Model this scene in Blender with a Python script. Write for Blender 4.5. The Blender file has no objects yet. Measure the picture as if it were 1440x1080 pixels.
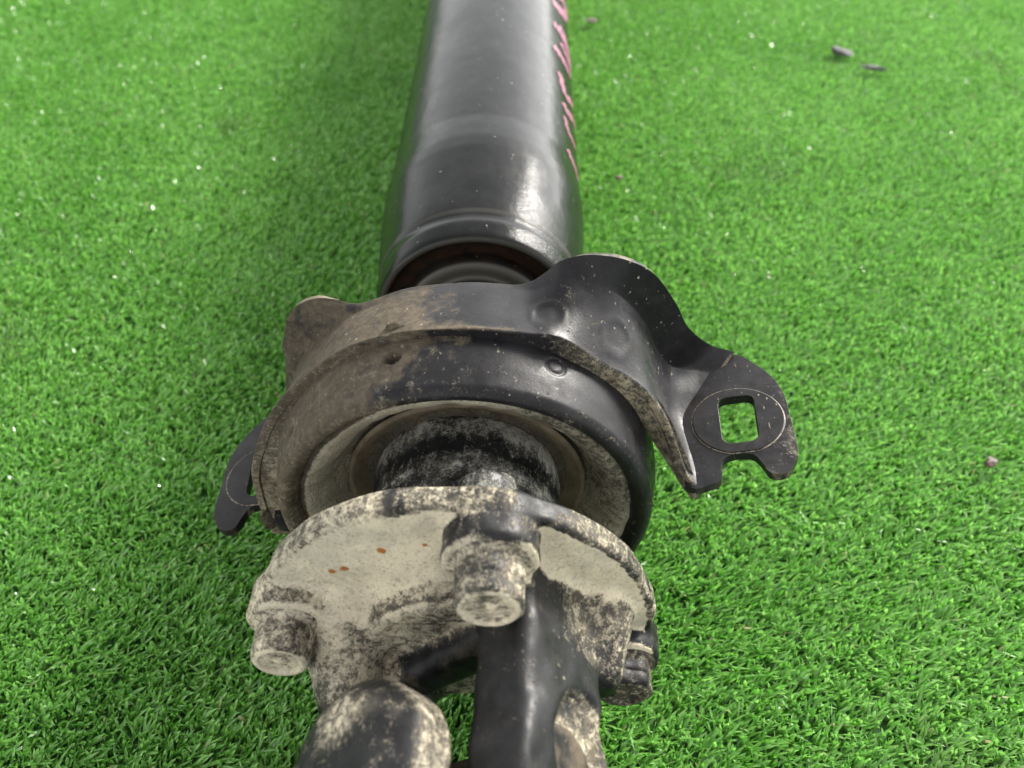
import bpy, math, random
import numpy as np
from mathutils import Matrix, Vector

rng = np.random.default_rng(7)
random.seed(7)
HZ = 70.0          # height of the shaft axis above the turf backing, mm
MM = 0.001
scene = bpy.context.scene
col = scene.collection

# ---------------------------------------------------------------- camera
camd = bpy.data.cameras.new('camera')
cam = bpy.data.objects.new('camera', camd)
col.objects.link(cam)
scene.camera = cam
camd.sensor_width = 36.0
camd.lens = 1250.0 / 1440.0 * 36.0
camd.clip_start = 0.01
camd.clip_end = 50.0
_d = np.array([27 / 1250.0, 1265 / 1250.0, 1.0]); _d /= np.linalg.norm(_d)
_u = np.array([0, _d[2], -_d[1]]); _u -= _u.dot(_d) * _d; _u /= np.linalg.norm(_u)
_x = np.cross(_u, _d); _x = _x if _x[0] > 0 else -_x
RW = np.array([_x, _d, _u])
CAM = -RW @ (267.0 * np.array([-74 / 1250.0, -310 / 1250.0, 1.0]))
right = RW @ np.array([1, 0, 0]); up = RW @ np.array([0, 1, 0]); fwd = RW @ np.array([0, 0, 1])
loc = (CAM + np.array([0, 0, HZ])) * MM
cam.matrix_world = Matrix(((right[0], up[0], -fwd[0], loc[0]), (right[1], up[1], -fwd[1], loc[1]),
                           (right[2], up[2], -fwd[2], loc[2]), (0, 0, 0, 1)))
camd.dof.use_dof = True
camd.dof.focus_distance = 0.280
camd.dof.aperture_fstop = 11.5

# ---------------------------------------------------------------- sky and sun
SUN_EL, SUN_AZ = math.radians(29), math.radians(44)     # azimuth clockwise from +Y (away from the camera)
world = bpy.data.worlds.new('World'); scene.world = world; world.use_nodes = True
wn = world.node_tree; wn.nodes.clear()
sky = wn.nodes.new('ShaderNodeTexSky'); sky.sky_type = 'NISHITA'; sky.sun_disc = False
sky.sun_elevation = SUN_EL; sky.sun_rotation = SUN_AZ
sky.air_density = 1.0; sky.dust_density = 0.8; sky.ozone_density = 1.0
hs = wn.nodes.new('ShaderNodeHueSaturation'); hs.inputs['Saturation'].default_value = 0.05
bg = wn.nodes.new('ShaderNodeBackground'); bg.inputs['Strength'].default_value = 0.13
wo = wn.nodes.new('ShaderNodeOutputWorld')
wn.links.new(sky.outputs[0], hs.inputs['Color']); wn.links.new(hs.outputs[0], bg.inputs['Color'])
wn.links.new(bg.outputs[0], wo.inputs['Surface'])
sd = bpy.data.lights.new('sun', 'SUN'); sd.energy = 2.6; sd.angle = math.radians(16); sd.color = (1.0, 0.955, 0.88)
sun = bpy.data.objects.new('sun', sd); col.objects.link(sun)
sdir = Vector((math.sin(SUN_AZ) * math.cos(SUN_EL), math.cos(SUN_AZ) * math.cos(SUN_EL), math.sin(SUN_EL)))
sun.rotation_euler = sdir.to_track_quat('Z', 'Y').to_euler()
sun.location = sdir * 2.0

scene.view_settings.view_transform = 'Standard'
scene.view_settings.look = 'None'
scene.view_settings.exposure = 1.75
scene.view_settings.gamma = 1.0

# ---------------------------------------------------------------- mesh helpers (all coordinates in mm, axis of the shaft = +Y)
def vnoise(P, scale, seed=0):
    """smooth value noise in 0..1"""
    r = np.random.default_rng(seed + 11)
    tab = r.random((32, 32, 32)).astype(np.float32)
    Q = np.asarray(P, dtype=np.float32) / scale + 100.3
    i = np.floor(Q).astype(int); f = Q - i
    f = f * f * (3 - 2 * f)
    def g(a, b, c): return tab[(i[..., 0] + a) % 32, (i[..., 1] + b) % 32, (i[..., 2] + c) % 32]
    fx, fy, fz = f[..., 0], f[..., 1], f[..., 2]
    x00 = g(0, 0, 0) * (1 - fx) + g(1, 0, 0) * fx; x10 = g(0, 1, 0) * (1 - fx) + g(1, 1, 0) * fx
    x01 = g(0, 0, 1) * (1 - fx) + g(1, 0, 1) * fx; x11 = g(0, 1, 1) * (1 - fx) + g(1, 1, 1) * fx
    return (x00 * (1 - fy) + x10 * fy) * (1 - fz) + (x01 * (1 - fy) + x11 * fy) * fz

def smooth(a, b, x):
    t = np.clip((np.asarray(x, float) - a) / (b - a), 0, 1)
    return t * t * (3 - 2 * t)

def raw_mesh(name, V, quads=None, tris=None, smooth_shade=True):
    V = np.asarray(V, dtype=np.float64).copy()
    V[:, 2] += HZ
    V = (V * MM).astype(np.float32)
    me = bpy.data.meshes.new(name)
    nq = 0 if quads is None else len(quads); nt = 0 if tris is None else len(tris)
    loops = []
    if nq: loops.append(np.asarray(quads, dtype=np.int32).ravel())
    if nt: loops.append(np.asarray(tris, dtype=np.int32).ravel())
    L = np.concatenate(loops)
    tot = np.concatenate([np.full(nq, 4, np.int32), np.full(nt, 3, np.int32)])
    st = np.concatenate([[0], np.cumsum(tot)[:-1]]).astype(np.int32)
    me.vertices.add(len(V)); me.vertices.foreach_set('co', V.ravel())
    me.loops.add(len(L)); me.loops.foreach_set('vertex_index', L)
    me.polygons.add(nq + nt); me.polygons.foreach_set('loop_start', st); me.polygons.foreach_set('loop_total', tot)
    me.polygons.foreach_set('use_smooth', np.full(nq + nt, smooth_shade, dtype=bool))
    me.update(calc_edges=True); me.validate()
    return me

def put(name, me, mat, parent=None, attrs=None):
    me.materials.append(mat)
    if attrs:
        for k, a in attrs.items():
            at = me.attributes.new(k, 'FLOAT', 'POINT')
            at.data.foreach_set('value', np.asarray(a, dtype=np.float32))
    o = bpy.data.objects.new(name, me); col.objects.link(o)
    if parent: o.parent = parent
    return o

def catmull(P, n):
    P = np.asarray(P, float); out = []
    for i in range(len(P) - 1):
        p0 = P[i - 1] if i > 0 else 2 * P[0] - P[1]
        p1, p2 = P[i], P[i + 1]
        p3 = P[i + 2] if i + 2 < len(P) else 2 * P[-1] - P[-2]
        for k in range(n):
            t = k / n
            out.append(.5 * ((2 * p1) + (-p0 + p2) * t + (2 * p0 - 5 * p1 + 4 * p2 - p3) * t * t + (-p0 + 3 * p1 - 3 * p2 + p3) * t ** 3))
    out.append(P[-1])
    return np.array(out)

def densify(prof, step):
    """split a polyline so no piece is longer than step, keep the corners slightly rounded"""
    P = np.array(prof, float); out = [P[0]]
    for i in range(len(P) - 1):
        L = np.linalg.norm(P[i + 1] - P[i]); n = max(1, int(math.ceil(L / step)))
        for k in range(1, n + 1): out.append(P[i] + (P[i + 1] - P[i]) * k / n)
    out = np.array(out)
    q = out.copy()
    q[1:-1] = .25 * out[:-2] + .5 * out[1:-1] + .25 * out[2:]
    return q

def lathe_grid(prof, seg, axis=(0, 0), th0=0):
    """prof: (s, r) pairs; returns verts, quads, theta"""
    prof = np.asarray(prof, float)
    th = np.linspace(0, 2 * math.pi, seg, endpoint=False) + th0
    S = prof[:, 0][:, None] + 0 * th; Rr = prof[:, 1][:, None] + 0 * th; T = th[None, :] + 0 * Rr
    return S, Rr, T

def lathe_mesh(name, S, Rr, T, cx=0., cz=0., cap0=False, cap1=False, flip=False):
    n, m = S.shape
    V = np.stack([cx + Rr * np.sin(T), S, cz + Rr * np.cos(T)], -1).reshape(-1, 3)
    a = np.arange(n * m).reshape(n, m)
    b = np.roll(a, -1, axis=1)
    q = np.stack([a[:-1], a[1:], b[1:], b[:-1]], -1).reshape(-1, 4)
    tr = []
    if cap0:
        V = np.vstack([V, [[cx, S[0, 0], cz]]]); c = len(V) - 1
        tr += [(c, a[0, i], b[0, i]) for i in range(m)]
    if cap1:
        V = np.vstack([V, [[cx, S[-1, 0], cz]]]); c = len(V) - 1
        tr += [(c, b[-1, i], a[-1, i]) for i in range(m)]
    tr = np.array(tr) if tr else None
    if not flip:
        pass
    else:
        q = q[:, ::-1]
        if tr is not None: tr = tr[:, ::-1]
    return raw_mesh(name, V, q, tr), V

def surface_nets(F, org, h):
    """naive surface nets on a scalar grid (inside < 0)"""
    nx, ny, nz = F.shape
    ins = F < 0
    c = np.zeros((nx - 1, ny - 1, nz - 1), np.int8)
    for dx in (0, 1):
        for dy in (0, 1):
            for dz in (0, 1):
                c += ins[dx:nx - 1 + dx, dy:ny - 1 + dy, dz:nz - 1 + dz]
    act = (c > 0) & (c < 8)
    idx = -np.ones(act.shape, np.int64); ijk = np.argwhere(act); idx[act] = np.arange(len(ijk))
    acc = np.zeros((len(ijk), 3)); cnt = np.zeros(len(ijk))
    cor = [(a, b, c_) for a in (0, 1) for b in (0, 1) for c_ in (0, 1)]
    for p in cor:
        for ax in range(3):
            if p[ax] == 1: continue
            q = list(p); q[ax] = 1
            f0 = F[ijk[:, 0] + p[0], ijk[:, 1] + p[1], ijk[:, 2] + p[2]]
            f1 = F[ijk[:, 0] + q[0], ijk[:, 1] + q[1], ijk[:, 2] + q[2]]
            m = (f0 < 0) != (f1 < 0)
            t = np.where(m, f0 / np.where(m, f0 - f1, 1), 0)
            pt = np.array(p, float)[None] + 0 * acc; pt[:, ax] += t
            acc += pt * m[:, None]; cnt += m
    V = (ijk + acc / cnt[:, None]) * h + org
    quads = []
    for ax in range(3):
        sl0 = [slice(None)] * 3; sl1 = [slice(None)] * 3
        sl0[ax] = slice(0, -1); sl1[ax] = slice(1, None)
        A, B = ins[tuple(sl0)], ins[tuple(sl1)]
        e = np.argwhere(A != B)
        o1, o2 = (ax + 1) % 3, (ax + 2) % 3
        ok = (e[:, o1] > 0) & (e[:, o2] > 0) & (e[:, o1] < F.shape[o1] - 1) & (e[:, o2] < F.shape[o2] - 1)
        e = e[ok]
        s = A[e[:, 0], e[:, 1], e[:, 2]]
        def at(d1, d2):
            g = e.copy(); g[:, o1] -= d1; g[:, o2] -= d2
            return idx[g[:, 0], g[:, 1], g[:, 2]]
        q = np.stack([at(1, 1), at(0, 1), at(0, 0), at(1, 0)], -1)
        q[~s] = q[~s][:, ::-1]
        quads.append(q)
    return V, np.concatenate(quads)

def smin(a, b, k):
    h = np.clip(.5 + .5 * (b - a) / k, 0, 1)
    return b * (1 - h) + a * h - k * h * (1 - h)
def smax(a, b, k): return -smin(-a, -b, k)

# ---------------------------------------------------------------- materials
def newmat(name):
    m = bpy.data.materials.new(name); m.use_nodes = True
    nt = m.node_tree; nt.nodes.clear()
    out = nt.nodes.new('ShaderNodeOutputMaterial'); b = nt.nodes.new('ShaderNodeBsdfPrincipled')
    nt.links.new(b.outputs[0], out.inputs['Surface'])
    return m, nt, b

class N:
    def __init__(s, nt): s.nt = nt
    def noise(s, scale, detail=4, rough=.6, vec=None, dist=0.):
        n = s.nt.nodes.new('ShaderNodeTexNoise'); n.inputs['Scale'].default_value = scale
        n.inputs['Detail'].default_value = detail; n.inputs['Roughness'].default_value = rough
        n.inputs['Distortion'].default_value = dist
        s.nt.links.new(vec if vec is not None else s.co(), n.inputs['Vector']); return n.outputs['Fac']
    def vor(s, scale, vec=None, feature='F1'):
        n = s.nt.nodes.new('ShaderNodeTexVoronoi'); n.feature = feature; n.inputs['Scale'].default_value = scale
        s.nt.links.new(vec if vec is not None else s.co(), n.inputs['Vector']); return n
    def co(s):
        if not hasattr(s, '_co'): s._co = s.nt.nodes.new('ShaderNodeTexCoord').outputs['Object']
        return s._co
    def mapping(s, scale, rot=(0, 0, 0)):
        n = s.nt.nodes.new('ShaderNodeMapping'); n.inputs['Scale'].default_value = scale
        n.inputs['Rotation'].default_value = rot
        s.nt.links.new(s.co(), n.inputs['Vector']); return n.outputs[0]
    def attr(s, name):
        n = s.nt.nodes.new('ShaderNodeAttribute'); n.attribute_name = name; return n.outputs['Fac']
    def math(s, op, a, b=None, c=None, clamp=False):
        n = s.nt.nodes.new('ShaderNodeMath'); n.operation = op; n.use_clamp = clamp
        for i, v in enumerate((a, b, c)):
            if v is None: continue
            if isinstance(v, (int, float)): n.inputs[i].default_value = v
            else: s.nt.links.new(v, n.inputs[i])
        return n.outputs[0]
    def ramp(s, x, a, b, lo=0., hi=1.):
        n = s.nt.nodes.new('ShaderNodeMapRange'); n.interpolation_type = 'SMOOTHSTEP'
        n.inputs['From Min'].default_value = a; n.inputs['From Max'].default_value = b
        n.inputs['To Min'].default_value = lo; n.inputs['To Max'].default_value = hi
        s.nt.links.new(x, n.inputs['Value']); return n.outputs[0]
    def mix(s, f, a, b):
        n = s.nt.nodes.new('ShaderNodeMix'); n.data_type = 'RGBA'
        if isinstance(f, (int, float)): n.inputs[0].default_value = f
        else: s.nt.links.new(f, n.inputs[0])
        for i, v in ((6, a), (7, b)):
            if isinstance(v, tuple): n.inputs[i].default_value = (*v, 1)
            else: s.nt.links.new(v, n.inputs[i])
        return n.outputs[2]
    def bump(s, h, dist, strength=1.0, prev=None):
        n = s.nt.nodes.new('ShaderNodeBump'); n.inputs['Distance'].default_value = dist
        n.inputs['Strength'].default_value = strength
        s.nt.links.new(h, n.inputs['Height'])
        if prev is not None: s.nt.links.new(prev, n.inputs['Normal'])
        return n.outputs[0]

def grimy(name, base=(.007, .007, .0075), rough=.36, dustc=(.69, .61, .45), dustc2=(.55, .485, .36), fleck=.6, spec=.21,
          brownc=(.062, .050, .035), fine=420., coarse=110., crack=False, bumpd=.00035):
    """black paint under mud: the point attributes dust and brown say where it lies, noise breaks it up"""
    m, nt, b = newmat(name); n = N(nt)
    dust = n.attr('dust'); brown = n.attr('brown')
    nf = n.noise(fine, 7, .65, dist=.6); nc = n.noise(coarse, 5, .6); nx = n.noise(1400., 3, .6)
    nm = n.noise(1500., 5, .7); ns = n.noise(1., 5, .65, vec=n.mapping((420, 160, 900), (.5, .2, .3)))
    mixn = n.math('ADD', n.math('ADD', n.math('MULTIPLY', nf, .32), n.math('MULTIPLY', nm, .26)), n.math('ADD', n.math('MULTIPLY', nc, .22), n.math('MULTIPLY', ns, .20)))
    v = n.math('ADD', dust, n.math('MULTIPLY', n.math('SUBTRACT', mixn, .5), 3.0))
    mask = n.math('MULTIPLY', n.ramp(v, .36, .70), n.ramp(v, .40, .95, .72, 1.))
    film = n.math('MULTIPLY', n.ramp(n.math('ADD', dust, n.math('SUBTRACT', nc, .5)), .30, .75), .22)
    mask = n.math('MAXIMUM', mask, film)
    # thin brown film
    v2 = n.math('ADD', brown, n.math('MULTIPLY', n.math('SUBTRACT', n.noise(160., 6, .65), .5), 1.8))
    bmask = n.ramp(v2, .35, .85)
    # light scratches and chips on the paint
    st = n.noise(1., 3, .5, vec=n.mapping((900, 260, 700), (.3, .5, .9)))
    sp = n.noise(650., 2, .5)
    chip = n.math('MULTIPLY', n.ramp(n.math('ADD', n.math('MULTIPLY', st, .55), n.math('MULTIPLY', sp, .5)), .655, .71), n.math('MULTIPLY', n.ramp(n.noise(35., 3), .42, .62), fleck))
    paint = n.mix(n.ramp(n.noise(90., 5), .35, .7), base, tuple(c * 1.8 + .002 for c in base))
    c1 = n.mix(n.math('MULTIPLY', bmask, .92), paint, n.mix(n.ramp(nf, .35, .65), brownc, tuple(c * 1.7 for c in brownc)))
    pn = nt.nodes.new('ShaderNodeNewGeometry').outputs['Pointiness']
    edge = n.math('MULTIPLY', n.ramp(pn, .53, .60), n.ramp(n.noise(300., 5, .7), .38, .60))
    c1 = n.mix(n.math('MULTIPLY', edge, .6), c1, (.20, .165, .115))
    c2 = n.mix(chip, c1, (.33, .29, .21))
    dcol = n.mix(n.ramp(n.noise(75., 6, .7), .36, .64), dustc2, dustc)
    dcol = n.mix(n.math('MULTIPLY', n.ramp(n.noise(38., 5, .65, dist=.8), .46, .62), .45), dcol, (.33, .31, .25))
    dcol = n.mix(n.math('MULTIPLY', n.ramp(n.noise(1100., 6, .75), .50, .66), .6), dcol, (.16, .145, .11))
    dcol = n.mix(n.math('MULTIPLY', n.ramp(n.noise(230., 6, .7, dist=1.), .56, .70), .45), dcol, (.13, .12, .10))
    dcol = n.mix(n.ramp(n.math('ADD', n.attr('rust'), n.math('SUBTRACT', nf, .5)), .35, .6), dcol, (.33, .125, .03))
    c3 = n.mix(mask, c2, dcol)
    nt.links.new(c3, b.inputs['Base Color'])
    r1 = n.math('ADD', n.ramp(n.noise(240., 5), .3, .7, rough - .08, rough + .14), n.math('MULTIPLY', bmask, .35))
    r2 = n.math('ADD', r1, n.math('MULTIPLY', mask, .9), clamp=True)
    nt.links.new(r2, b.inputs['Roughness'])
    b.inputs['Specular IOR Level'].default_value = spec
    h = n.math('ADD', n.math('MULTIPLY', mask, n.math('ADD', .5, nf)), n.math('MULTIPLY', nx, .30))
    h = n.math('ADD', h, n.math('MULTIPLY', n.math('MULTIPLY', nc, mask), 1.8))
    h = n.math('ADD', h, n.math('MULTIPLY', n.math('MULTIPLY', bmask, nf), .5))
    if crack:
        vo = n.vor(380., vec=n.mapping((1, 1, 1)), feature='DISTANCE_TO_EDGE').outputs['Distance']
        h = n.math('ADD', h, n.ramp(vo, 0., .08, -.7, 0.))
    nt.links.new(n.bump(h, bumpd, .8), b.inputs['Normal'])
    return m

M_CAST = grimy('dusty_cast_iron', rough=.42)
M_BRACKET = grimy('bracket_paint', base=(.009, .0085, .0095), rough=.38, fleck=.85, bumpd=.00022, dustc=(.36, .31, .22), dustc2=(.24, .20, .14))
M_HOUSING = grimy('housing_paint', base=(.009, .0085, .0095), rough=.40, fleck=.7, bumpd=.00018, dustc=(.36, .31, .22), dustc2=(.24, .20, .14))
M_RUBBER = grimy('dusty_rubber', bumpd=.0005, base=(.05, .043, .034), rough=.7, dustc=(.47, .42, .32), dustc2=(.36, .32, .24), crack=True, fleck=.4)
M_SLING = grimy('flecked_black_steel', rough=.34, dustc=(.58, .57, .50), dustc2=(.44, .43, .37), fine=520.)
M_SEAL = grimy('brown_seal', base=(.12, .095, .065), rough=.45, fleck=.2)

def tube_mat():
    m, nt, b = newmat('gloss_black_tube_paint'); n = N(nt)
    c = n.mix(n.ramp(n.noise(60., 5), .35, .7), (.006, .0065, .0065), (.012, .0125, .012))
    c = n.mix(n.math('MULTIPLY', n.attr('brown'), n.ramp(n.noise(140., 5), .35, .6)), c, (.030, .015, .009))
    c = n.mix(n.math('MULTIPLY', n.ramp(n.noise(420., 3), .70, .74), .8), c, (.30, .27, .22))
    c = n.mix(n.attr('worn'), c, (.24, .23, .20))
    nt.links.new(c, b.inputs['Base Color'])
    nt.links.new(n.math('ADD', n.ramp(n.noise(90., 6), .3, .7, .19, .27), n.math('MULTIPLY', n.attr('brown'), .3)), b.inputs['Roughness'])
    b.inputs['Specular IOR Level'].default_value = .14
    h = n.math('ADD', n.math('MULTIPLY', n.noise(110., 4, .55), .6), n.math('MULTIPLY', n.noise(700., 4), .22))
    h = n.math('ADD', h, n.math('MULTIPLY', n.noise(1., 3, .5, vec=n.mapping((60, 22, 60))), 4.0))
    h = n.math('ADD', h, n.math('MULTIPLY', n.math('MULTIPLY', n.attr('rough_patch'), n.noise(420., 5, .7)), 3.0))
    nt.links.new(n.bump(h, .00022, .6), b.inputs['Normal'])
    return m
M_TUBE = tube_mat()

def pink_mat():
    m, nt, b = newmat('pink_marker_paint'); n = N(nt)
    nt.links.new(n.mix(n.ramp(n.noise(500., 4), .35, .7), (.13, .02, .055), (.22, .05, .11)), b.inputs['Base Color'])
    b.inputs['Roughness'].default_value = .55
    return m
M_PINK = pink_mat()

def turf_mat():
    m, nt, b = newmat('green_plastic_blades'); n = N(nt)
    t = n.attr('tone'); hgt = n.attr('along')
    c = n.mix(t, (.102, .322, .032), (.305, .615, .140))
    c = n.mix(n.math('MULTIPLY', n.math('SUBTRACT', 1., hgt), .40), c, (.06, .22, .024))  # blades darken toward the root: shade deep in the pile, painted into the colour
    c = n.mix(n.ramp(n.attr('gloss'), .0001, .014, .85, 0.), c, (.42, .36, .20))
    soil = n.ramp(n.noise(9., 5, .6), .60, .72)
    c = n.mix(n.math('MULTIPLY', soil, .35), c, (.10, .11, .06))
    nt.links.new(c, b.inputs['Base Color'])
    nt.links.new(n.ramp(n.attr('gloss'), .2, .9, .50, .17), b.inputs['Roughness'])
    b.inputs['Specular IOR Level'].default_value = 1.0
    tr = nt.nodes.new('ShaderNodeBsdfTranslucent'); nt.links.new(c, tr.inputs['Color'])
    mx = nt.nodes.new('ShaderNodeMixShader'); mx.inputs[0].default_value = .42
    out = [x for x in nt.nodes if x.type == 'OUTPUT_MATERIAL'][0]
    nt.links.new(b.outputs[0], mx.inputs[1]); nt.links.new(tr.outputs[0], mx.inputs[2]); nt.links.new(mx.outputs[0], out.inputs['Surface'])
    return m
M_TURF = turf_mat()

def backing_mat():
    m, nt, b = newmat('dark_turf_backing'); n = N(nt)
    nt.links.new(n.mix(n.noise(300., 4), (.012, .05, .008), (.02, .09, .014)), b.inputs['Base Color'])
    b.inputs['Roughness'].default_value = .8
    return m

def crumb_mat(name, a, c, rough=.6):
    m, nt, b = newmat(name); n = N(nt)
    nt.links.new(n.mix(n.ramp(n.noise(700., 5, .7), .35, .65), a, c), b.inputs['Base Color'])
    b.inputs['Roughness'].default_value = rough
    nt.links.new(n.bump(n.noise(900., 5), .0004, .8), b.inputs['Normal'])
    return m

# ---------------------------------------------------------------- setting: turf
g = put('ground', raw_mesh('ground', [(-3000, -2500, -HZ), (3000, -2500, -HZ), (3000, 3500, -HZ), (-3000, 3500, -HZ)], [(0, 1, 2, 3)]), backing_mat())
g['kind'] = 'structure'; g['label'] = 'dark green backing of the artificial turf mat'

def build_turf():
    # tufts in stitched rows, rows running away to the upper right
    ang = math.radians(24); ca, sa = math.cos(ang), math.sin(ang)
    pu, pv = 4.3, 2.5
    uu = np.arange(-900, 1100, pu); vv = np.arange(-900, 1100, pv)
    U, W = np.meshgrid(uu, vv, indexing='ij')
    U = U + rng.normal(0, .42, U.shape); W = W + rng.normal(0, .8, W.shape)
    X = (U * ca + W * sa).ravel(); Y = (-U * sa + W * ca).ravel()
    half = 215 + np.clip(Y + 30, 0, None) * .50
    keep = (Y > -75) & (Y < 690) & (X > -half - 25) & (X < half + 45)
    X, Y = X[keep], Y[keep]
    nb = 9
    nT = len(X)
    bx = np.repeat(X, nb) + rng.normal(0, .68, nT * nb); by = np.repeat(Y, nb) + rng.normal(0, .68, nT * nb)
    nB = len(bx)
    az = rng.uniform(0, 2 * math.pi, nB)
    # matted patches share a lean
    Pn = np.stack([bx, by, 0 * bx], -1)
    pa = vnoise(Pn, 26, 3) * 12
    lean = np.abs(rng.normal(.12, .38, nB)) + .12
    lx = np.cos(az) * lean + .13 * np.cos(pa) + .34; ly = np.sin(az) * lean + .13 * np.sin(pa) + .14   # the pile is brushed to the right
    H = rng.uniform(3.6, 5.8, nB) * (.86 + .26 * vnoise(Pn, 34, 5))
    w = rng.uniform(.40, .74, nB)
    curl = rng.normal(.9, .8, nB)
    wa = az + rng.normal(math.pi / 2, .8, nB)
    wx, wy = np.cos(wa) * w, np.sin(wa) * w
    zb = -HZ + .1
    tw = rng.normal(0, .8, nB)
    rows = []
    for t, ws in ((0, .8), (.45, 1.0), (.8, .85)):
        hx = bx + lx * H * (t + curl * t * t * .6); hy = by + ly * H * (t + curl * t * t * .6)
        hz = zb + H * (t - .22 * curl * np.abs(lean) * t * t)
        c, s = np.cos(tw * t), np.sin(tw * t)
        rx, ry = (wx * c - wy * s) * ws, (wx * s + wy * c) * ws
        tilt = .35 * np.sin(az * 3) * ws * w
        rows.append((np.stack([hx - rx, hy - ry, hz - tilt], -1), np.stack([hx + rx, hy + ry, hz + tilt], -1)))
    t = 1.0
    tip = np.stack([bx + lx * H * (1 + curl * .6), by + ly * H * (1 + curl * .6), zb + H * (1 - .22 * curl * lean)], -1)
    V = np.stack([rows[0][0], rows[0][1], rows[1][0], rows[1][1], rows[2][0], rows[2][1], tip], 1).reshape(-1, 3)
    b0 = (np.arange(nB) * 7)[:, None]
    near = by < 130
    bn, bf = b0[near], b0[~near]
    q = np.concatenate([bn + np.array([0, 1, 3, 2]), bn + np.array([2, 3, 5, 4]), bf + np.array([0, 1, 5, 4])])
    tr = b0 + np.array([4, 5, 6])
    print('blades', nB, 'tris', 2 * len(q) + len(tr))
    me = raw_mesh('turf_blades', V, q, tr)
    tone = np.clip(rng.normal(.45, .24, nB) + (vnoise(Pn, 60, 9) - .5) * .35 + (np.repeat(rng.normal(0, .12, nT), nb)), 0, 1)
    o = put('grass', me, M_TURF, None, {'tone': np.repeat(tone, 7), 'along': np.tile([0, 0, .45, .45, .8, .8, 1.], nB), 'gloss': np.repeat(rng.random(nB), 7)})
    o['kind'] = 'stuff'; o['label'] = 'short glossy green artificial turf under the drive shaft'; o['category'] = 'artificial grass'
    print('turf blades', nB)
build_turf()

# ---------------------------------------------------------------- the drive shaft
shaft = bpy.data.objects.new('drive_shaft', None); col.objects.link(shaft)
shaft['label'] = 'muddy black propeller shaft with centre bearing, bracket and bolted flange lying on green turf'
shaft['category'] = 'drive shaft'

def build_tube():
    prof = [(420 + 330, 44.0), (300, 44.0), (214, 44.3), (205, 44.8), (196, 45.2), (188, 45.1), (168, 43.8), (152, 42.6), (146, 42.0), (144, 41.2), (141, 41.2),
            (139, 41.6), (132, 40.6), (130, 39.6), (129.6, 38.6), (130.2, 37.6), (131, 37.0), (133, 36.4), (134, 35.5), (134.5, 28)]
    far = [(750, 44.0), (600, 44), (450, 44), (380, 44)]
    prof = densify([(380, 44.0)] + prof[1:], 1.2)
    prof = np.vstack([far[:-1], prof])
    S, Rr, T = lathe_grid(prof, 240)
    me, V = lathe_mesh('tube', S, Rr, T, flip=False)
    s = S.ravel(); r = Rr.ravel(); th = T.ravel()
    br = smooth(137, 131, s) * 0 + ((r < 38) & (s < 144)) * 1.0
    worn = np.exp(-((s - 129.9) / .55) ** 2) * (r > 37.4) * .22 + np.exp(-((s - 145.5) / .6) ** 2) * .25
    thd = np.degrees(th); thd = np.where(thd > 180, thd - 360, thd)
    rp = smooth(175, 145, s) * (r > 37.5) * np.exp(-((thd - 42) / 24) ** 2)
    o = put('tube', me, M_TUBE, shaft, {'brown': br, 'worn': worn, 'rough_patch': rp})
    return o
tube = build_tube()

def build_collar():
    prof = densify([(143, 30), (131, 29.6), (128.6, 28.6), (128, 27.4), (129, 25), (129, 22), (60, 22), (58, 20)], 1.5)
    S, Rr, T = lathe_grid(prof, 160)
    me, V = lathe_mesh('stub_shaft', S, Rr, T)
    s = S.ravel()
    put('stub_shaft', me, M_TUBE, shaft, {'brown': .3 * (s > 120), 'worn': np.exp(-((s - 128.4) / .8) ** 2) * .45, 'rough_patch': 0 * s})
build_collar()

# pink handwriting on the right flank of the tube (flat marker strokes)
def stroke(pts, w=1.6):
    P = catmull(np.array(pts, float), 6)
    R = 44.35
    A = np.stack([np.radians(P[:, 0]) * R, P[:, 1]], -1)
    d = np.gradient(A, axis=0); d /= np.linalg.norm(d, axis=1)[:, None] + 1e-9
    nrm = np.stack([-d[:, 1], d[:, 0]], -1)
    ww = w * (1 + .25 * np.sin(np.arange(len(A)) * 1.7)); ww[0] *= .5; ww[-1] *= .4
    L, Rr = A + nrm * ww[:, None], A - nrm * ww[:, None]
    f = lambda Q: np.stack([R * np.sin(Q[:, 0] / R), Q[:, 1], R * np.cos(Q[:, 0] / R)], -1)
    V = np.stack([f(L), f(A), f(Rr)], 1).reshape(-1, 3); n = len(A)
    q = []
    for i in range(n - 1):
        a = i * 3
        q += [(a, a + 3, a + 4, a + 1), (a + 1, a + 4, a + 5, a + 2)]
    put('marker_stroke', raw_mesh('marker_stroke', V, np.array(q)), M_PINK, tube)
for pts, w in [([(48.5, 372), (58.8, 374.9), (69.4, 384.7), (76.1, 406.9)], 4), ([(50, 392), (60, 396), (72, 404)], 3.5),
               ([(49.0, 343.4), (56.9, 342.4), (68.2, 338.0), (77, 327)], 3.2), ([(48.0, 313.9), (56.4, 312.5), (65.5, 311.4), (73, 312.0)], 3.2),
               ([(56.1, 350.1), (65.6, 346.9), (74.0, 335.5)], 3.2), ([(57, 330), (66, 326), (76, 322)], 3.0),
               ([(54.1, 290.1), (57.6, 278.2), (62.2, 275.2), (73.8, 282.8)], 2.6), ([(55.9, 262.1), (62.1, 259.6), (71.5, 265.0), (79, 266)], 2.6),
               ([(57.3, 249.9), (60.6, 241.3), (66.2, 240.2), (75, 240.1)], 1.9), ([(59.1, 222.4), (63.9, 219.3), (70.8, 218.4), (77, 215.7)], 2.2)]:
    stroke(pts, w)

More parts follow.
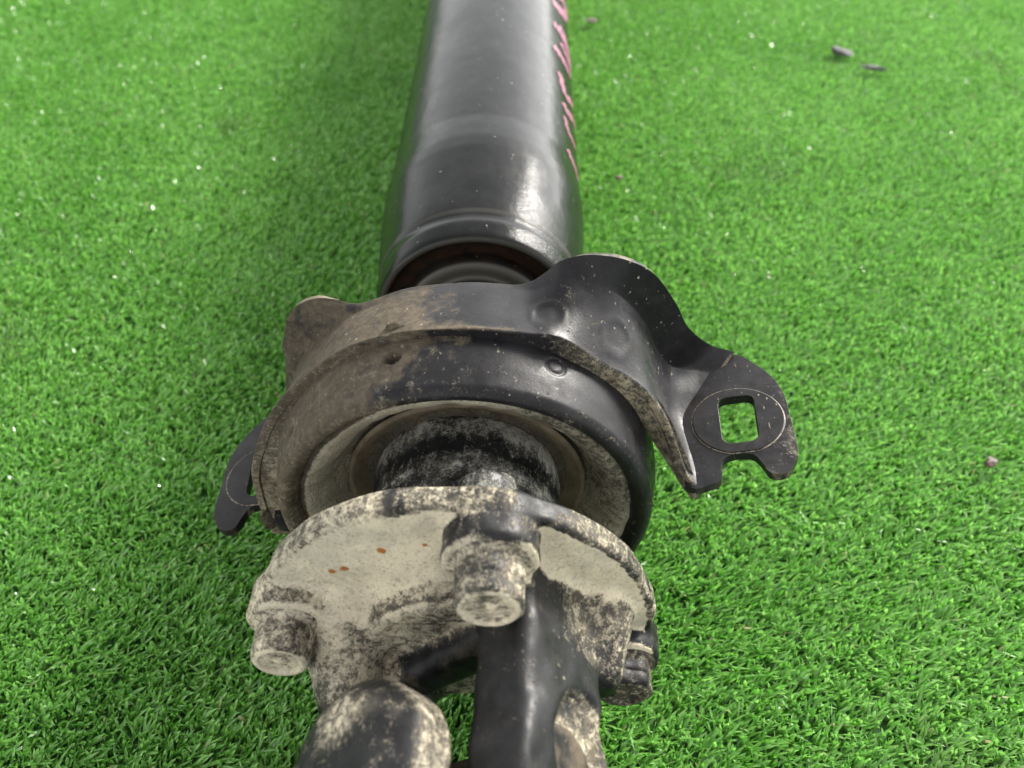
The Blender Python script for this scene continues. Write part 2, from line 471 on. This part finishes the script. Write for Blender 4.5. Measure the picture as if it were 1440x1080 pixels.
def build_housing():
    prof = densify([(37, 53.0), (33.5, 54.2), (31.4, 56.0), (30.9, 57.6), (31.6, 59.0), (33.4, 60.4), (40, 61.8), (47, 63.0), (52, 63.2), (60, 62.4), (69, 60.6), (71, 58), (71, 40)], .6)
    S, Rr, T = lathe_grid(prof, 720)
    P = np.stack([Rr * np.sin(T), S, Rr * np.cos(T)], -1)
    thd = np.degrees(T); thd = np.where(thd > 180, thd - 360, thd)
    for (th0, s0, rs, rt, dep, ring) in HOLES:
        d = np.sqrt(((S - s0) / rs) ** 2 + ((thd - th0) * math.radians(1) * 61 / rt) ** 2)
        on = Rr > 58
        if ring: Rr = Rr - on * dep * np.exp(-((d - 1) / .16) ** 2)
        else: Rr = Rr - on * dep * smooth(1.15, .8, d)
    Rr = Rr + (vnoise(P, 30, 2) - .5) * .7
    me, V = lathe_mesh('bearing_housing', S, Rr, T)
    V = V; x, y, z = V.T
    left = smooth(8, -30, x)
    dust = .16 + .10 * smooth(38, 31, y) + .25 * left * smooth(20, -30, z) + .12 * left
    brown = .12 + .85 * smooth(16, -36, x) + .8 * (vnoise(V, 13, 61) - .5) * smooth(24, 4, x) * smooth(-40, -20, x) + .3 * smooth(44, 50, y) * smooth(30, -5, x) - .35 * smooth(42, 34, y) * smooth(-45, -20, x)
    put('bearing_housing', me, M_HOUSING, shaft, {'dust': dust, 'brown': brown})
HOLES = [(-18.2, 45.0, 2.0, 2.6, 6.5, False), (26.5, 45.5, 2.6, 2.9, .5, True), (65, 40, 1.0, 1.2, 2.5, False), (-58, 40, 1.3, 1.6, 2.5, False), (-72, 36, 1.5, 1.8, 2.5, False)]
build_housing()

def build_rubber():
    prof = densify([(34.5, 55.6), (35.5, 54.4), (35.0, 53.0), (34.6, 51.5), (36.5, 48.5), (40.5, 45), (45.5, 42), (48, 40.5), (49, 38), (49, 30)], .9)
    S, Rr, T = lathe_grid(prof, 400)
    P = np.stack([Rr * np.sin(T), S, Rr * np.cos(T)], -1)
    Rr = Rr + (vnoise(P, 14, 4) - .5) * 1.4 + (vnoise(P, 4, 5) - .5) * .35
    S = S + .5 * np.sin(T * 31 + vnoise(P, 12, 6) * 6) * smooth(34, 44, Rr) * .5
    me, V = lathe_mesh('rubber_insert', S, Rr, T)
    r = np.hypot(V[:, 0], V[:, 2]); 
    dust = .32 + .60 * smooth(38, 41, r) - .26 * smooth(0, 25, V[:, 0]) * smooth(-10, 10, V[:, 2]) + .1 * smooth(50, 30, V[:, 2]) * smooth(0, 30, V[:, 0])
    dust = dust * (1 - .85 * smooth(51.5, 53, r) * smooth(-18, -34, V[:, 0])) - .18 * smooth(10, 35, V[:, 0])  # outer left rim loses dust to paint in the dark gap behind the lip
    put('rubber_insert', me, M_RUBBER, shaft, {'dust': dust, 'brown': .5 + 0 * r})
    # dark pressed ring the inner seal sits in
    prof = densify([(46, 39.6), (45.0, 38.6), (46.5, 36.5), (49.5, 33), (50.5, 28)], .8)
    S, Rr, T = lathe_grid(prof, 240)
    me, V = lathe_mesh('inner_seal', S, Rr, T)
    put('inner_seal', me, M_SEAL, shaft, {'dust': .22 + 0 * V[:, 0], 'brown': .3 + 0 * V[:, 0]})
build_rubber()

def build_slinger():
    prof = densify([(53, 27), (51.5, 29.2), (48.5, 30.4), (44, 31.0), (40, 31.0), (37, 30.2), (33, 29.9), (28, 30.4), (20, 30.6), (12, 30.8), (9, 29), (8, 20)], .7)
    S, Rr, T = lathe_grid(prof, 280)
    P = np.stack([Rr * np.sin(T), S, Rr * np.cos(T)], -1)
    Rr = Rr + (vnoise(P, 9, 8) - .5) * .5
    me, V = lathe_mesh('dust_slinger', S, Rr, T)
    y = V[:, 1]
    dust = .40 + .20 * np.exp(-((y - 46) / 5) ** 2) + .12 * np.exp(-((y - 29) / 2.5) ** 2) - .16 * np.exp(-((y - 37) / 3) ** 2) + .1 * smooth(0, 25, V[:, 0])
    put('dust_slinger', me, M_SLING, shaft, {'dust': dust, 'brown': 0 * y})
build_slinger()

# ---- bearing bracket: pressed strap with turned-down front lip, rear wall and two slotted ears
ST = [  # lip bottom, front edge, floor, wall base, wall top
    [(-61.5, 46.5, -31), (-72.0, 46.0, -31), (-74, 60, -23.6), (-78, 80, -23.0), (-80, 84, -21)],
    [(-61, 46.5, -18), (-74, 46.5, -18), (-70.5, 62, -18), (-71.5, 79, -17), (-74, 82, -12)],
    [(-60.5, 46.5, -8), (-74, 46.5, -8), (-67.5, 62, -9), (-67, 77, -8), (-69, 79, -3)],
    [(-60, 46.5, 3), (-73, 46.5, 3), (-65.5, 62, 2), (-64.5, 75, 4), (-65, 77, 12)],
    [(-58.5, 47, 14), (-69.5, 47, 14), (-63, 62, 13), (-62, 73.5, 16), (-62.5, 75.5, 26)],
    [(-55, 48.5, 26), (-63.5, 48.5, 27.5), (-59, 62, 25), (-58, 72, 27), (-61, 75.5, 38.5)],
    [(-50.5, 49, 34.5), (-56.5, 49, 37.5), (-54, 62, 35), (-53, 72, 35), (-56, 76, 50)],
    [(-44.5, 50, 42), (-48, 50, 46), (-48, 62, 43.5), (-47, 72, 42), (-48.5, 76.5, 54.6)],
    [(-37, 50.3, 49), (-39.5, 50, 54), (-40, 62, 51.2), (-39.5, 72, 49.5), (-41.5, 76.3, 54.6)],
    [(-29, 50.5, 55), (-30.6, 50, 60), (-30.6, 62, 57.8), (-30, 71, 55.5), (-33.5, 74.8, 54.4)],
    [(-17, 50.5, 60), (-17, 50, 64.7), (-17, 62, 63), (-17, 72, 61.5), (-17, 74.5, 61.3)],
    [(.8, 50.5, 62), (.8, 50, 66.2), (.8, 62, 65), (.8, 72, 64), (.8, 74.5, 63.7)],
    [(14, 50.5, 60.8), (14, 50, 65.2), (14.5, 62, 63.8), (14.5, 72, 62.8), (14.5, 74.5, 62.6)],
    [(21, 50.5, 58.8), (21, 50, 64.4), (21.5, 62, 63.2), (21, 71.5, 63.0), (20.5, 75.2, 63.4)],
    [(26.5, 50.4, 57), (26.5, 50, 64.0), (27, 62, 63.8), (26, 71, 65.2), (25, 76, 66.6)],
    [(33, 50, 52.5), (33, 50, 60.5), (34, 62, 63.3), (32, 71, 68.0), (29.8, 75.5, 71.5)],
    [(41, 50, 45), (41, 50, 53.2), (43, 62, 58), (41, 72, 65.0), (38.3, 76, 73.3)],
    [(50, 50, 37.5), (50, 49.5, 47.2), (53, 62, 49.5), (49.5, 73, 58.2), (49.1, 76.3, 71.4)],
    [(56, 48.5, 28.5), (57, 47.5, 42), (59.5, 62, 40), (57, 74, 47.5), (58.5, 77.5, 65.1)],
    [(60, 46.5, 22), (62, 44.5, 35.5), (64, 61, 28.5), (63, 76, 33.5), (66.9, 79, 52.5)],
    [(65, 42, 16), (66.5, 40, 26.5), (68, 60, 19.8), (69.5, 79, 23.5), (73.2, 82, 39.3)],
    [(69.5, 35.5, 12.5), (70, 34.8, 19.5), (73, 58, 16.6), (78, 81.5, 20.2), (83, 87, 27)],
    [(72, 31.2, 12.2), (73.5, 31.8, 16.6), (78, 57, 16.9), (86.5, 80, 18.9), (92.5, 87.5, 23)],
]
def build_bracket():
    A = np.array(ST, float)
    B = []
    for c in A:
        L, F, Mm, W, T = c
        B.append([L, L + (F - L) * .55, L + (F - L) * .86, F + (Mm - F) * .035, F + (Mm - F) * .2, Mm, Mm + (W - Mm) * .6, Mm + (W - Mm) * .92 + (T - W) * .02, W + (T - W) * .13 - (W - Mm) * .0,  W + (T - W) * .75, T])
    B = np.array(B)
    G1 = np.stack([catmull(B[:, j], 12) for j in range(B.shape[1])], 1)
    G = np.stack([catmull(G1[i], 6) for i in range(G1.shape[0])], 0)
    n, m = G.shape[:2]
    du = np.gradient(G, axis=0); dv = np.gradient(G, axis=1)
    nr = np.cross(du, dv); nr /= np.linalg.norm(nr, axis=2)[..., None] + 1e-9
    # pressed spot marks and a little unevenness
    for (c, r, h) in [((25.5, 59.5, 64.5), 5.2, .28), ((47, 60, 54.5), 5.8, .25), ((-57, 75, 40), 6.5, .5)]:
        d = np.linalg.norm(G - np.array(c), axis=2)
        G = G + nr * (h * np.exp(-((d - r) / .8) ** 2) - h * .8 * smooth(r, r - 2, d))[..., None]
    G = G + nr * ((vnoise(G, 18, 21) - .5) * .9)[..., None]
    V = G.reshape(-1, 3)
    a = np.arange(n * m).reshape(n, m)
    q = np.stack([a[:-1, :-1], a[1:, :-1], a[1:, 1:], a[:-1, 1:]], -1).reshape(-1, 4)
    me = raw_mesh('support_bracket', V, q)
    x, y, z = V.T
    jj = np.tile(np.arange(m) / 6.0, n)
    lip = smooth(4.2, 2.2, jj)
    left = smooth(2, -28, x)
    dust = .13 + lip * (.22 * smooth(10, 30, x) + .27 * smooth(34, 50, x) + .25 * left) + .22 * left * smooth(30, 0, z) - .1 * smooth(70, 75, y) + .10 * np.exp(-((x - 36) / 12) ** 2)
    brown = .05 + .85 * smooth(14, -34, x) + .8 * (vnoise(V, 13, 61) - .5) * smooth(24, 4, x) * smooth(-40, -20, x) + .8 * np.exp(-((jj - 3.2) / .8) ** 2) * smooth(30, 5, x) + .35 * lip * smooth(25, 45, x)
    wall = smooth(7.3, 8.3, jj) * left
    brown = brown * (1 - .18 * wall); dust = dust + .14 * left * (1 - wall) * smooth(3, 5, jj)  # wall's shade painted in as less brown, floor lightened with dust
    o = put('support_bracket', me, M_BRACKET, shaft, {'dust': dust, 'brown': brown})
    s = o.modifiers.new('thickness', 'SOLIDIFY'); s.thickness = 3.0 * MM; s.offset = -1; s.use_even_offset = False
    bv = o.modifiers.new('bevel', 'BEVEL'); bv.width = .45 * MM; bv.segments = 2; bv.limit_method = 'ANGLE'; bv.angle_limit = math.radians(55)
    return o
bracket = build_bracket()

def rounded(poly, r=1.5, n=4):
    """round the corners of a closed polygon; r may be per corner"""
    P = np.array([p[:2] for p in poly], float); out = []
    for i in range(len(P)):
        rr = poly[i][2] if len(poly[i]) > 2 else r
        a, b, c = P[i - 1], P[i], P[(i + 1) % len(P)]
        u = a - b; v = c - b; lu, lv = np.linalg.norm(u), np.linalg.norm(v)
        t = min(rr, lu * .48, lv * .48)
        p0, p1 = b + u / lu * t, b + v / lv * t
        for k in range(n + 1):
            s = k / n
            out.append((1 - s) ** 2 * p0 + 2 * s * (1 - s) * b + s * s * p1)
    return np.array(out)

def build_ear(side):
    """slotted ear plate; outline for the right ear, mirrored for the left"""
    import bmesh
    outer = rounded([(69.5, 33.5, 1), (72.5, 31.2, 1.5), (80.8, 33.6, 2.5), (81.6, 41.5, 2.5), (85, 43.6, 2), (91.5, 42.9, 2), (93.6, 38.5, 2),
                     (95.0, 33.6, 3), (100.5, 33.4, 3), (105, 41, 3), (105.2, 53, 4), (105.4, 66, 2.5), (103.6, 73.5, 2.), (100.8, 79, 2), (94.5, 87.5, 2), (86, 89.5, 2), (72, 80, 4), (69, 66, 2)], n=4)
    hole = rounded([(82.9, 47.6), (94.2, 47.6), (95.4, 67.6), (83.9, 67.6)], r=3.4, n=5)
    if side < 0:
        outer = np.stack([-outer[:, 0] + 13, outer[:, 1] + 7], -1)[::-1]; hole = np.stack([-hole[:, 0] + 13, hole[:, 1] + 7], -1)[::-1]
    plane = (lambda x: 20.2 + math.tan(math.radians(12)) * (x - 88.7)) if side > 0 else (lambda x: -20.0 + math.tan(math.radians(12)) * (x + 77.4))
    def plate(name, out, hol, ztop, th, parent, attrs, bevel):
        bm = bmesh.new()
        loops = []
        for L in (out, hol):
            vs = [bm.verts.new((x * MM, y * MM, (plane(x) + ztop + HZ) * MM)) for x, y in L]
            es = [bm.edges.new((vs[i], vs[(i + 1) % len(vs)])) for i in range(len(vs))]; loops += es
        bmesh.ops.triangle_fill(bm, use_beauty=True, use_dissolve=False, edges=loops)
        bmesh.ops.recalc_face_normals(bm, faces=bm.faces)
        if sum(f.normal.z for f in bm.faces) < 0:
            for f in bm.faces: f.normal_flip()
        me = bpy.data.meshes.new(name); bm.to_mesh(me); bm.free()
        nv = len(me.vertices)
        X = np.array([v.co.x for v in me.vertices]) / MM; Y = np.array([v.co.y for v in me.vertices]) / MM
        o = put(name, me, M_BRACKET, parent, {k: f(X, Y) for k, f in attrs.items()})
        s = o.modifiers.new('thickness', 'SOLIDIFY'); s.thickness = th * MM; s.offset = -1
        b = o.modifiers.new('bevel', 'BEVEL'); b.width = bevel * MM; b.segments = 2; b.limit_method = 'ANGLE'; b.angle_limit = math.radians(50)
        return o
    e = plate('mounting_ear', outer, hole, .35, 3.2, bracket,
              {'dust': lambda X, Y: .12 + .1 * (Y < 45) + .2 * (X > 103), 'brown': lambda X, Y: .12 + 0 * X}, .5)
    # coined ring around the slot
    cx, cy = (89.0, 57.3) if side > 0 else (-76.0, 64.3)
    t = np.linspace(0, 2 * math.pi, 73)[:-1]
    ring = np.stack([cx + 14.3 * np.cos(t), cy + 14.0 * np.sin(t)], -1)
    if side > 0: keep_y = 43.8
    else: keep_y = 50.8
    ring[:, 1] = np.maximum(ring[:, 1], keep_y)
    plate('wear_disc', ring, hole, .85, .9, e, {'dust': lambda X, Y: .10 + 0 * X, 'brown': lambda X, Y: .05 + 0 * X}, .18)
    # worn pale line round the disc edge
    w = .16
    V = []; q = []
    for i, (x, y) in enumerate(ring):
        dx, dy = x - cx, y - cy; L = math.hypot(dx, dy)
        for k, rr in enumerate((L + .05, L + .42)):
            px, py = cx + dx / L * rr, cy + dy / L * rr
            V.append((px, py, plane(px) + .55 - .16 * k + .0))
    m = len(ring)
    for i in range(m):
        a, b = 2 * i, 2 * ((i + 1) % m); q.append((a, a + 1, b + 1, b))
    put('wear_line', raw_mesh('wear_line', V, np.array(q)), M_WORN, e)
M_WORN = crumb_mat('worn_metal_line', (.012, .011, .011), (.26, .21, .15), .55)
build_ear(1); build_ear(-1)

# ---- flange yoke: one casting from a signed distance field
BOLTS = [(13.2, 46.5, 28.5), (103.0, 50.0, 22.5), (-79.5, 48.5, 24.5)]     # angle from straight up, radius, head end distance
def bolt_xy(b):
    a = math.radians(b[0]); return b[1] * math.sin(a), b[1] * math.cos(a)
TH = math.radians(50)
ax_, az_ = math.sin(TH), math.cos(TH); tx_, tz_ = math.cos(TH), -math.sin(TH)
JY = -58.0
def box(a, b, c, ha, hb, hc, r):
    qa, qb, qc = np.abs(a) - ha + r, np.abs(b) - hb + r, np.abs(c) - hc + r
    return np.sqrt(np.maximum(qa, 0) ** 2 + np.maximum(qb, 0) ** 2 + np.maximum(qc, 0) ** 2) + np.minimum(np.maximum(qa, np.maximum(qb, qc)), 0) - r
def cyl(rad, ax, R, h, r):
    qa, qb = rad - R + r, np.abs(ax) - h + r
    return np.sqrt(np.maximum(qa, 0) ** 2 + np.maximum(qb, 0) ** 2) + np.minimum(np.maximum(qa, qb), 0) - r

RUST = [(-18.7, -7.2, 38.4, 1.5), (-33.1, -7.2, 28.2, 1.2), (-29.6, -7.2, 29.7, 1.4), (-7.0, -7.2, 40.6, 0.9), (26.0, -7.2, 51.1, 1.0)]
def build_flange_yoke():
    h = .85
    xs = np.arange(-64, 64, h); ys = np.arange(-92, 5, h); zs = np.arange(-64, 64, h)
    X, Y, Z = np.meshgrid(xs, ys, zs, indexing='ij')
    X = X.astype(np.float32); Y = Y.astype(np.float32); Z = Z.astype(np.float32)
    P = np.stack([X, Y, Z], -1)
    pa = X * ax_ + Z * az_; pt = X * tx_ + Z * tz_
    rad = np.sqrt(X * X + Z * Z)
    D = cyl(rad, Y + 2.9, 57.2, 3.9, 1.6)
    D = smax(D, -(np.sqrt((X + 6) ** 2 + (Z + 60) ** 2) - 25), 2)
    for b in BOLTS:
        bx, bz = bolt_xy(b)
        r2 = np.sqrt((X - bx) ** 2 + (Z - bz) ** 2)
        depth = 15.5 if b[0] == 13.2 else (13 if b[0] < 180 else 12)
        D = smin(D, cyl(r2, Y + depth / 2, 12.6 if b[0] == 13.2 else 12.0, depth / 2, 2.2), 2.5)
    D = smin(D, cyl(rad, Y + 8, 27, 8, 3), 7)
    for sgn in (1, -1):
        arm = box(pa * sgn - 30.5, Y + 31, pt, 9.5, 29, 16.8, 5)
        rr = np.sqrt((Y - JY) ** 2 + pt ** 2)
        ear = cyl(rr, pa * sgn - 31.0, 19.0, 9.0, 4)
        a = smin(arm, ear, 3)
        D = smin(D, a, 6.0)
    # rib from the flange down beside the right arm
    t = np.clip((-Y - 5) / 24, 0, 1)
    rib = np.sqrt((X - (38.5 + 1.0 * t)) ** 2 + (Z - (9 - 5 * t)) ** 2) - (13 - 7.5 * t)
    rib = smax(rib, np.abs(Y + 16) - 13, 3)
    D = smin(D, rib, 2.5)
    # left shoulder
    t = np.clip((-Y - 5) / 26, 0, 1)
    rib = np.sqrt((X + (33 - 2 * t)) ** 2 + (Z - (4 - 12 * t)) ** 2) - (15 - 8 * t)
    rib = smax(rib, np.abs(Y + 18) - 15, 3)
    D = smin(D, rib, 4)
    # web between the arms
    web = box(pa, Y + 16.5, pt + 2, 26, 7, 7.5, 5)
    D = smin(D, web, 3)
    # throat shadow pocket under the hub
    # joint clearance between the arms
    D = smax(D, -cyl(np.sqrt((Y - JY) ** 2 + pt ** 2) * 0 + np.sqrt((Y - JY + 4) ** 2 + pa ** 2), pt, 24.5, 60, 2), 2)
    # bearing pockets
    for sgn in (1, -1):
        rr = np.sqrt((Y - JY - 6) ** 2 * .8 + (pt - 5.5) ** 2 * 1.3) + (vnoise(P, 6, 77) - .5) * 3
        D = smax(D, -cyl(rr, pa * sgn - 44, 12.6, 6.6, 2.5), 3.0)
    D = D + (vnoise(P, 12, 31) - .5) * 1.3 + (vnoise(P, 4.5, 32) - .5) * .8 * np.clip((-Y + 2) / 8, .4, 1)
    V, q = surface_nets(D, np.array([xs[0], ys[0], zs[0]]), h)
    me = raw_mesh('flange_yoke', V, q)
    nrm = np.zeros(len(V) * 3, np.float32); me.vertex_normals.foreach_get('vector', nrm); nrm = nrm.reshape(-1, 3)
    x, y, z = V.T
    rad = np.hypot(x, z)
    facing = smooth(.25, .7, -nrm[:, 1])
    face = facing * smooth(-25, -14, y + 5 * smooth(-5, 20, x))
    dust = .30 + .74 * face * smooth(59, 56, rad)
    dust = np.where((rad > 55) & (y > -8.5), (.24 + .20 * smooth(10, -20, x) + .14 * np.exp(-((x + 6) / 12) ** 2)) + 1.0 * (vnoise(V, 14, 71) - .5), dust)
    pa = x * ax_ + z * az_
    # arms: bare paint on the right, smeared on the left
    arm = smooth(-11, -22, y)
    dust = dust * (1 - arm) + arm * np.where(pa > 8, .17, .10)
    lft = smooth(-8, -20, x) * smooth(-40, -24, y) 
    dust = np.maximum(dust, lft * (.60 + .1 * facing))
    ribm = smooth(26, 32, x) * smooth(-34, -24, y) * smooth(-2, 6, z)
    dust = np.maximum(dust, ribm * .47)
    streak = smooth(-20, -14, x) * smooth(10, 0, x) * smooth(-24, -17, y) * smooth(2, 8, z + 0 * x)
    dust = np.maximum(dust, streak * .45)
    dust = np.maximum(dust, .66 * smooth(-18, -12, y) * smooth(14, 4, x) * (rad < 44) * (y < -6))   # caked round the hub root
    # dusty bearing pocket and under-side
    rr = np.sqrt((y - JY - 6) ** 2 * .8 + (x * tx_ + z * tz_ - 5.5) ** 2 * 1.3)
    pocket = smooth(14.5, 13, rr) * (pa > 34)
    dust = np.maximum(dust, pocket * .46)
    rust = np.zeros(len(V))
    for rx, ry, rz, rr_ in RUST: rust += np.exp(-((x - rx) ** 2 + (z - rz) ** 2 + .3 * (y - ry) ** 2) / rr_ ** 2)
    put('flange_yoke', me, M_CAST, shaft, {'dust': dust, 'brown': .18 + .2 * smooth(-14, -24, y) * (np.abs(pa) < 20) + .3 * pocket, 'rust': rust})
    print('yoke', len(V))
build_flange_yoke()

def build_joint_yoke():
    h = .8
    xs = np.arange(-58, 60, h); ys = np.arange(-120, -34, h); zs = np.arange(-58, 58, h)
    X, Y, Z = [a.astype(np.float32) for a in np.meshgrid(xs, ys, zs, indexing='ij')]
    P = np.stack([X, Y, Z], -1)
    pb = -(X * tx_ + Z * tz_); pa = X * ax_ + Z * az_
    D = None
    for sgn in (1, -1):
        rr = np.sqrt((Y - JY) ** 2 + (pa - 1.8) ** 2)
        ear = cyl(rr, pb * sgn - 29, 20.4, 9.6, 5.0)
        ear = smax(ear, np.sqrt((Y - JY) ** 2 + pa ** 2 + (pb * sgn - 12) ** 2) - 30, 2)
        arm = box(pa, Y + 92, pb * sgn - 29, 16, 34, 9, 4)
        e = smin(ear, arm, 3)
        D = e if D is None else np.minimum(D, e)
    D = smin(D, cyl(np.sqrt(X * X + Z * Z), Y + 112, 36, 12, 4), 6)
    D = D + (vnoise(P, 9, 41) - .5) * 1.2 + (vnoise(P, 3.5, 42) - .5) * .5
    V, q = surface_nets(D, np.array([xs[0], ys[0], zs[0]]), h)
    me = raw_mesh('joint_yoke', V, q)
    nrm = np.zeros(len(V) * 3, np.float32); me.vertex_normals.foreach_get('vector', nrm); nrm = nrm.reshape(-1, 3)
    x, y, z = V.T; pb = -(x * tx_ + z * tz_); pa = x * ax_ + z * az_
    rr = np.hypot(y - JY, pa)
    side = smooth(.75, .3, np.abs(-(nrm[:, 0] * tx_ + nrm[:, 2] * tz_)))
    dust = .27 + .30 * side * smooth(-12, 4, pa) + .36 * np.exp(-(((y - JY) - 9) / 8) ** 2 - ((pa + 1) / 9) ** 2) * (pb > 25)
    put('joint_yoke', me, M_CAST, shaft, {'dust': dust, 'brown': 0 * x + .1})
build_joint_yoke()

def build_spider():
    for k, (dx, dz) in enumerate(((ax_, az_), (-ax_, -az_), (tx_, tz_), (-tx_, -tz_))):
        prof = densify([(0, 9.5), (11, 9.2), (12, 8), (17, 8), (18, 12.2), (36, 12.4), (37.4, 11.4), (38, 9), (37.4, 0.2)], 1.2)
        th = np.linspace(0, 2 * math.pi, 49)[:-1]
        n, m = len(prof), len(th)
        L = prof[:, 0][:, None] + 0 * th; Rr = prof[:, 1][:, None] + 0 * th
        V = np.stack([dx * L + (-dz) * Rr * np.cos(th), JY + Rr * np.sin(th), dz * L + dx * Rr * np.cos(th)], -1).reshape(-1, 3)
        a = np.arange(n * m).reshape(n, m); b = np.roll(a, -1, axis=1)
        q = np.stack([a[:-1], b[:-1], b[1:], a[1:]], -1).reshape(-1, 4)
        l = L.ravel()
        put('bearing_cup', raw_mesh('bearing_cup', V, q), M_CAST, shaft, {'dust': .2 + 0 * l, 'brown': .6 + 0 * l})
build_spider()

def build_bolt(b, k):
    bx, bz = bolt_xy(b)
    base = 14.8 if k == 0 else 12.4
    e = b[2]; R = 9.0 if k == 0 else 8.4
    prof = [(-base + 1, R + 1.4), (-base - .6, R + 1.7), (-base - 1.4, R + 1.2), (-base - 1.8, R + .1), (-(base + e) / 2 - .5, R + .1), (-(base + e) / 2 - .9, R - .45), (-(base + e) / 2 - 1.5, R + .0),
            (-e + 1.6, R - .1), (-e + .6, R - .5), (-e, R - 1.5), (-e, R - 2.4), (-e + .9, R - 2.9), (-e + 1.1, 2.5), (-e + .4, .05)]
    prof = densify(prof, .6)
    S, Rr, T = lathe_grid(prof, 96)
    hexa = 1 + (.055 if k == 1 else .03) * np.cos(6 * (T + .3 * k)) * (S > -e + 1.0) * (S < -base - 1.8) * (Rr > R - 1)
    P = np.stack([Rr * np.sin(T) + 40 * k, S, Rr * np.cos(T)], -1)
    Rr = Rr * hexa + (vnoise(P, 5, 51) - .5) * .35
    S = S + (vnoise(P, 3, 52) - .5) * .5 * (Rr < R - 2.2)
    me, V = lathe_mesh('bolt', S, Rr, T, bx, bz, flip=True)
    rr = np.hypot(V[:, 0] - bx, V[:, 2] - bz); y = V[:, 1]
    dust = np.array([.50, .33, .60][k]) + .3 * smooth(-e + 1.5, -e + .3, y) * (rr < R - 1) * (1 if k != 1 else .6) + .15 * np.exp(-((y + base + 1.8) / .8) ** 2)
    put('bolt', me, M_CAST, shaft, {'dust': dust, 'brown': 0 * y + (.5 if k == 1 else .15)})
for k, b in enumerate(BOLTS): build_bolt(b, k)

def build_bolt_tail():
    b = BOLTS[0]; bx, bz = bolt_xy((13.2, 38.5))
    prof = densify([(1, 8.6), (14.5, 8.4), (16, 7.4), (16.3, 6), (16.3, .05)], .7)
    S, Rr, T = lathe_grid(prof, 72)
    Rr = Rr * (1 + .05 * np.cos(6 * T + .5))
    me, V = lathe_mesh('bolt_head', S, Rr, T, bx, bz)
    put('bolt_head', me, M_SLING, shaft, {'dust': .46 + 0 * V[:, 0], 'brown': 0 * V[:, 0]})
build_bolt_tail()

# ---------------------------------------------------------------- crumbs lying on the turf
def crumb(name, label, cat, x, y, size, mat, seed, group=None, z=8.0, rot=0.):
    th = np.linspace(0, math.pi, 9); ph = np.linspace(0, 2 * math.pi, 15)[:-1]
    Tt, Pp = np.meshgrid(th, ph, indexing='ij')
    D = np.stack([np.sin(Tt) * np.cos(Pp), np.sin(Tt) * np.sin(Pp), np.cos(Tt)], -1)
    r = .62 + .75 * vnoise(D * 10 + seed * 13, 7, seed)
    Q = D * r[..., None] * np.array(size)
    c, s = math.cos(rot), math.sin(rot)
    Q = np.stack([Q[..., 0] * c - Q[..., 1] * s, Q[..., 0] * s + Q[..., 1] * c, Q[..., 2]], -1)
    n, m = Tt.shape
    a = np.arange(n * m).reshape(n, m); b = np.roll(a, -1, axis=1)
    q = np.stack([a[:-1], a[1:], b[1:], b[:-1]], -1).reshape(-1, 4)
    V = Q.reshape(-1, 3) + np.array([0, 0, z])
    V[:, 2] -= HZ
    o = put(name, raw_mesh(name, V, q, smooth_shade=False), mat)
    o.location = (x * MM, y * MM, 0)
    o['label'] = label; o['category'] = cat
    if group: o['group'] = group
M_GREY = crumb_mat('grey_grit', (.025, .024, .025), (.10, .095, .10)); M_BRN = crumb_mat('brown_crumb', (.05, .03, .022), (.12, .075, .055))
crumb('dirt_clump', 'pale grey clump of grit on the turf in the upper right corner', 'dirt', 255, 508, (8, 4.5, 2.5), M_GREY, 1, rot=-.7)
crumb('dirt_clump', 'thin dark sliver of dirt just below the pale grey clump', 'dirt', 272, 482, (9, 2.2, 1.6), M_GREY, 2, rot=-.25)
crumb('dirt_clump', 'small brown crumb on the turf near the right edge', 'dirt', 222, 110, (3.2, 2.2, 1.8), M_BRN, 3, rot=.6)
crumb('dirt_clump', 'tiny dark crumb beside the pink marks at the top of the tube', 'dirt', 70, 560, (4.4, 3.4, 2), M_BRN, 4)
crumb('dirt_clump', 'tiny brown crumb right of the tube below the pink marks', 'dirt', 76, 333, (2.4, 1.8, 1.4), M_BRN, 5)
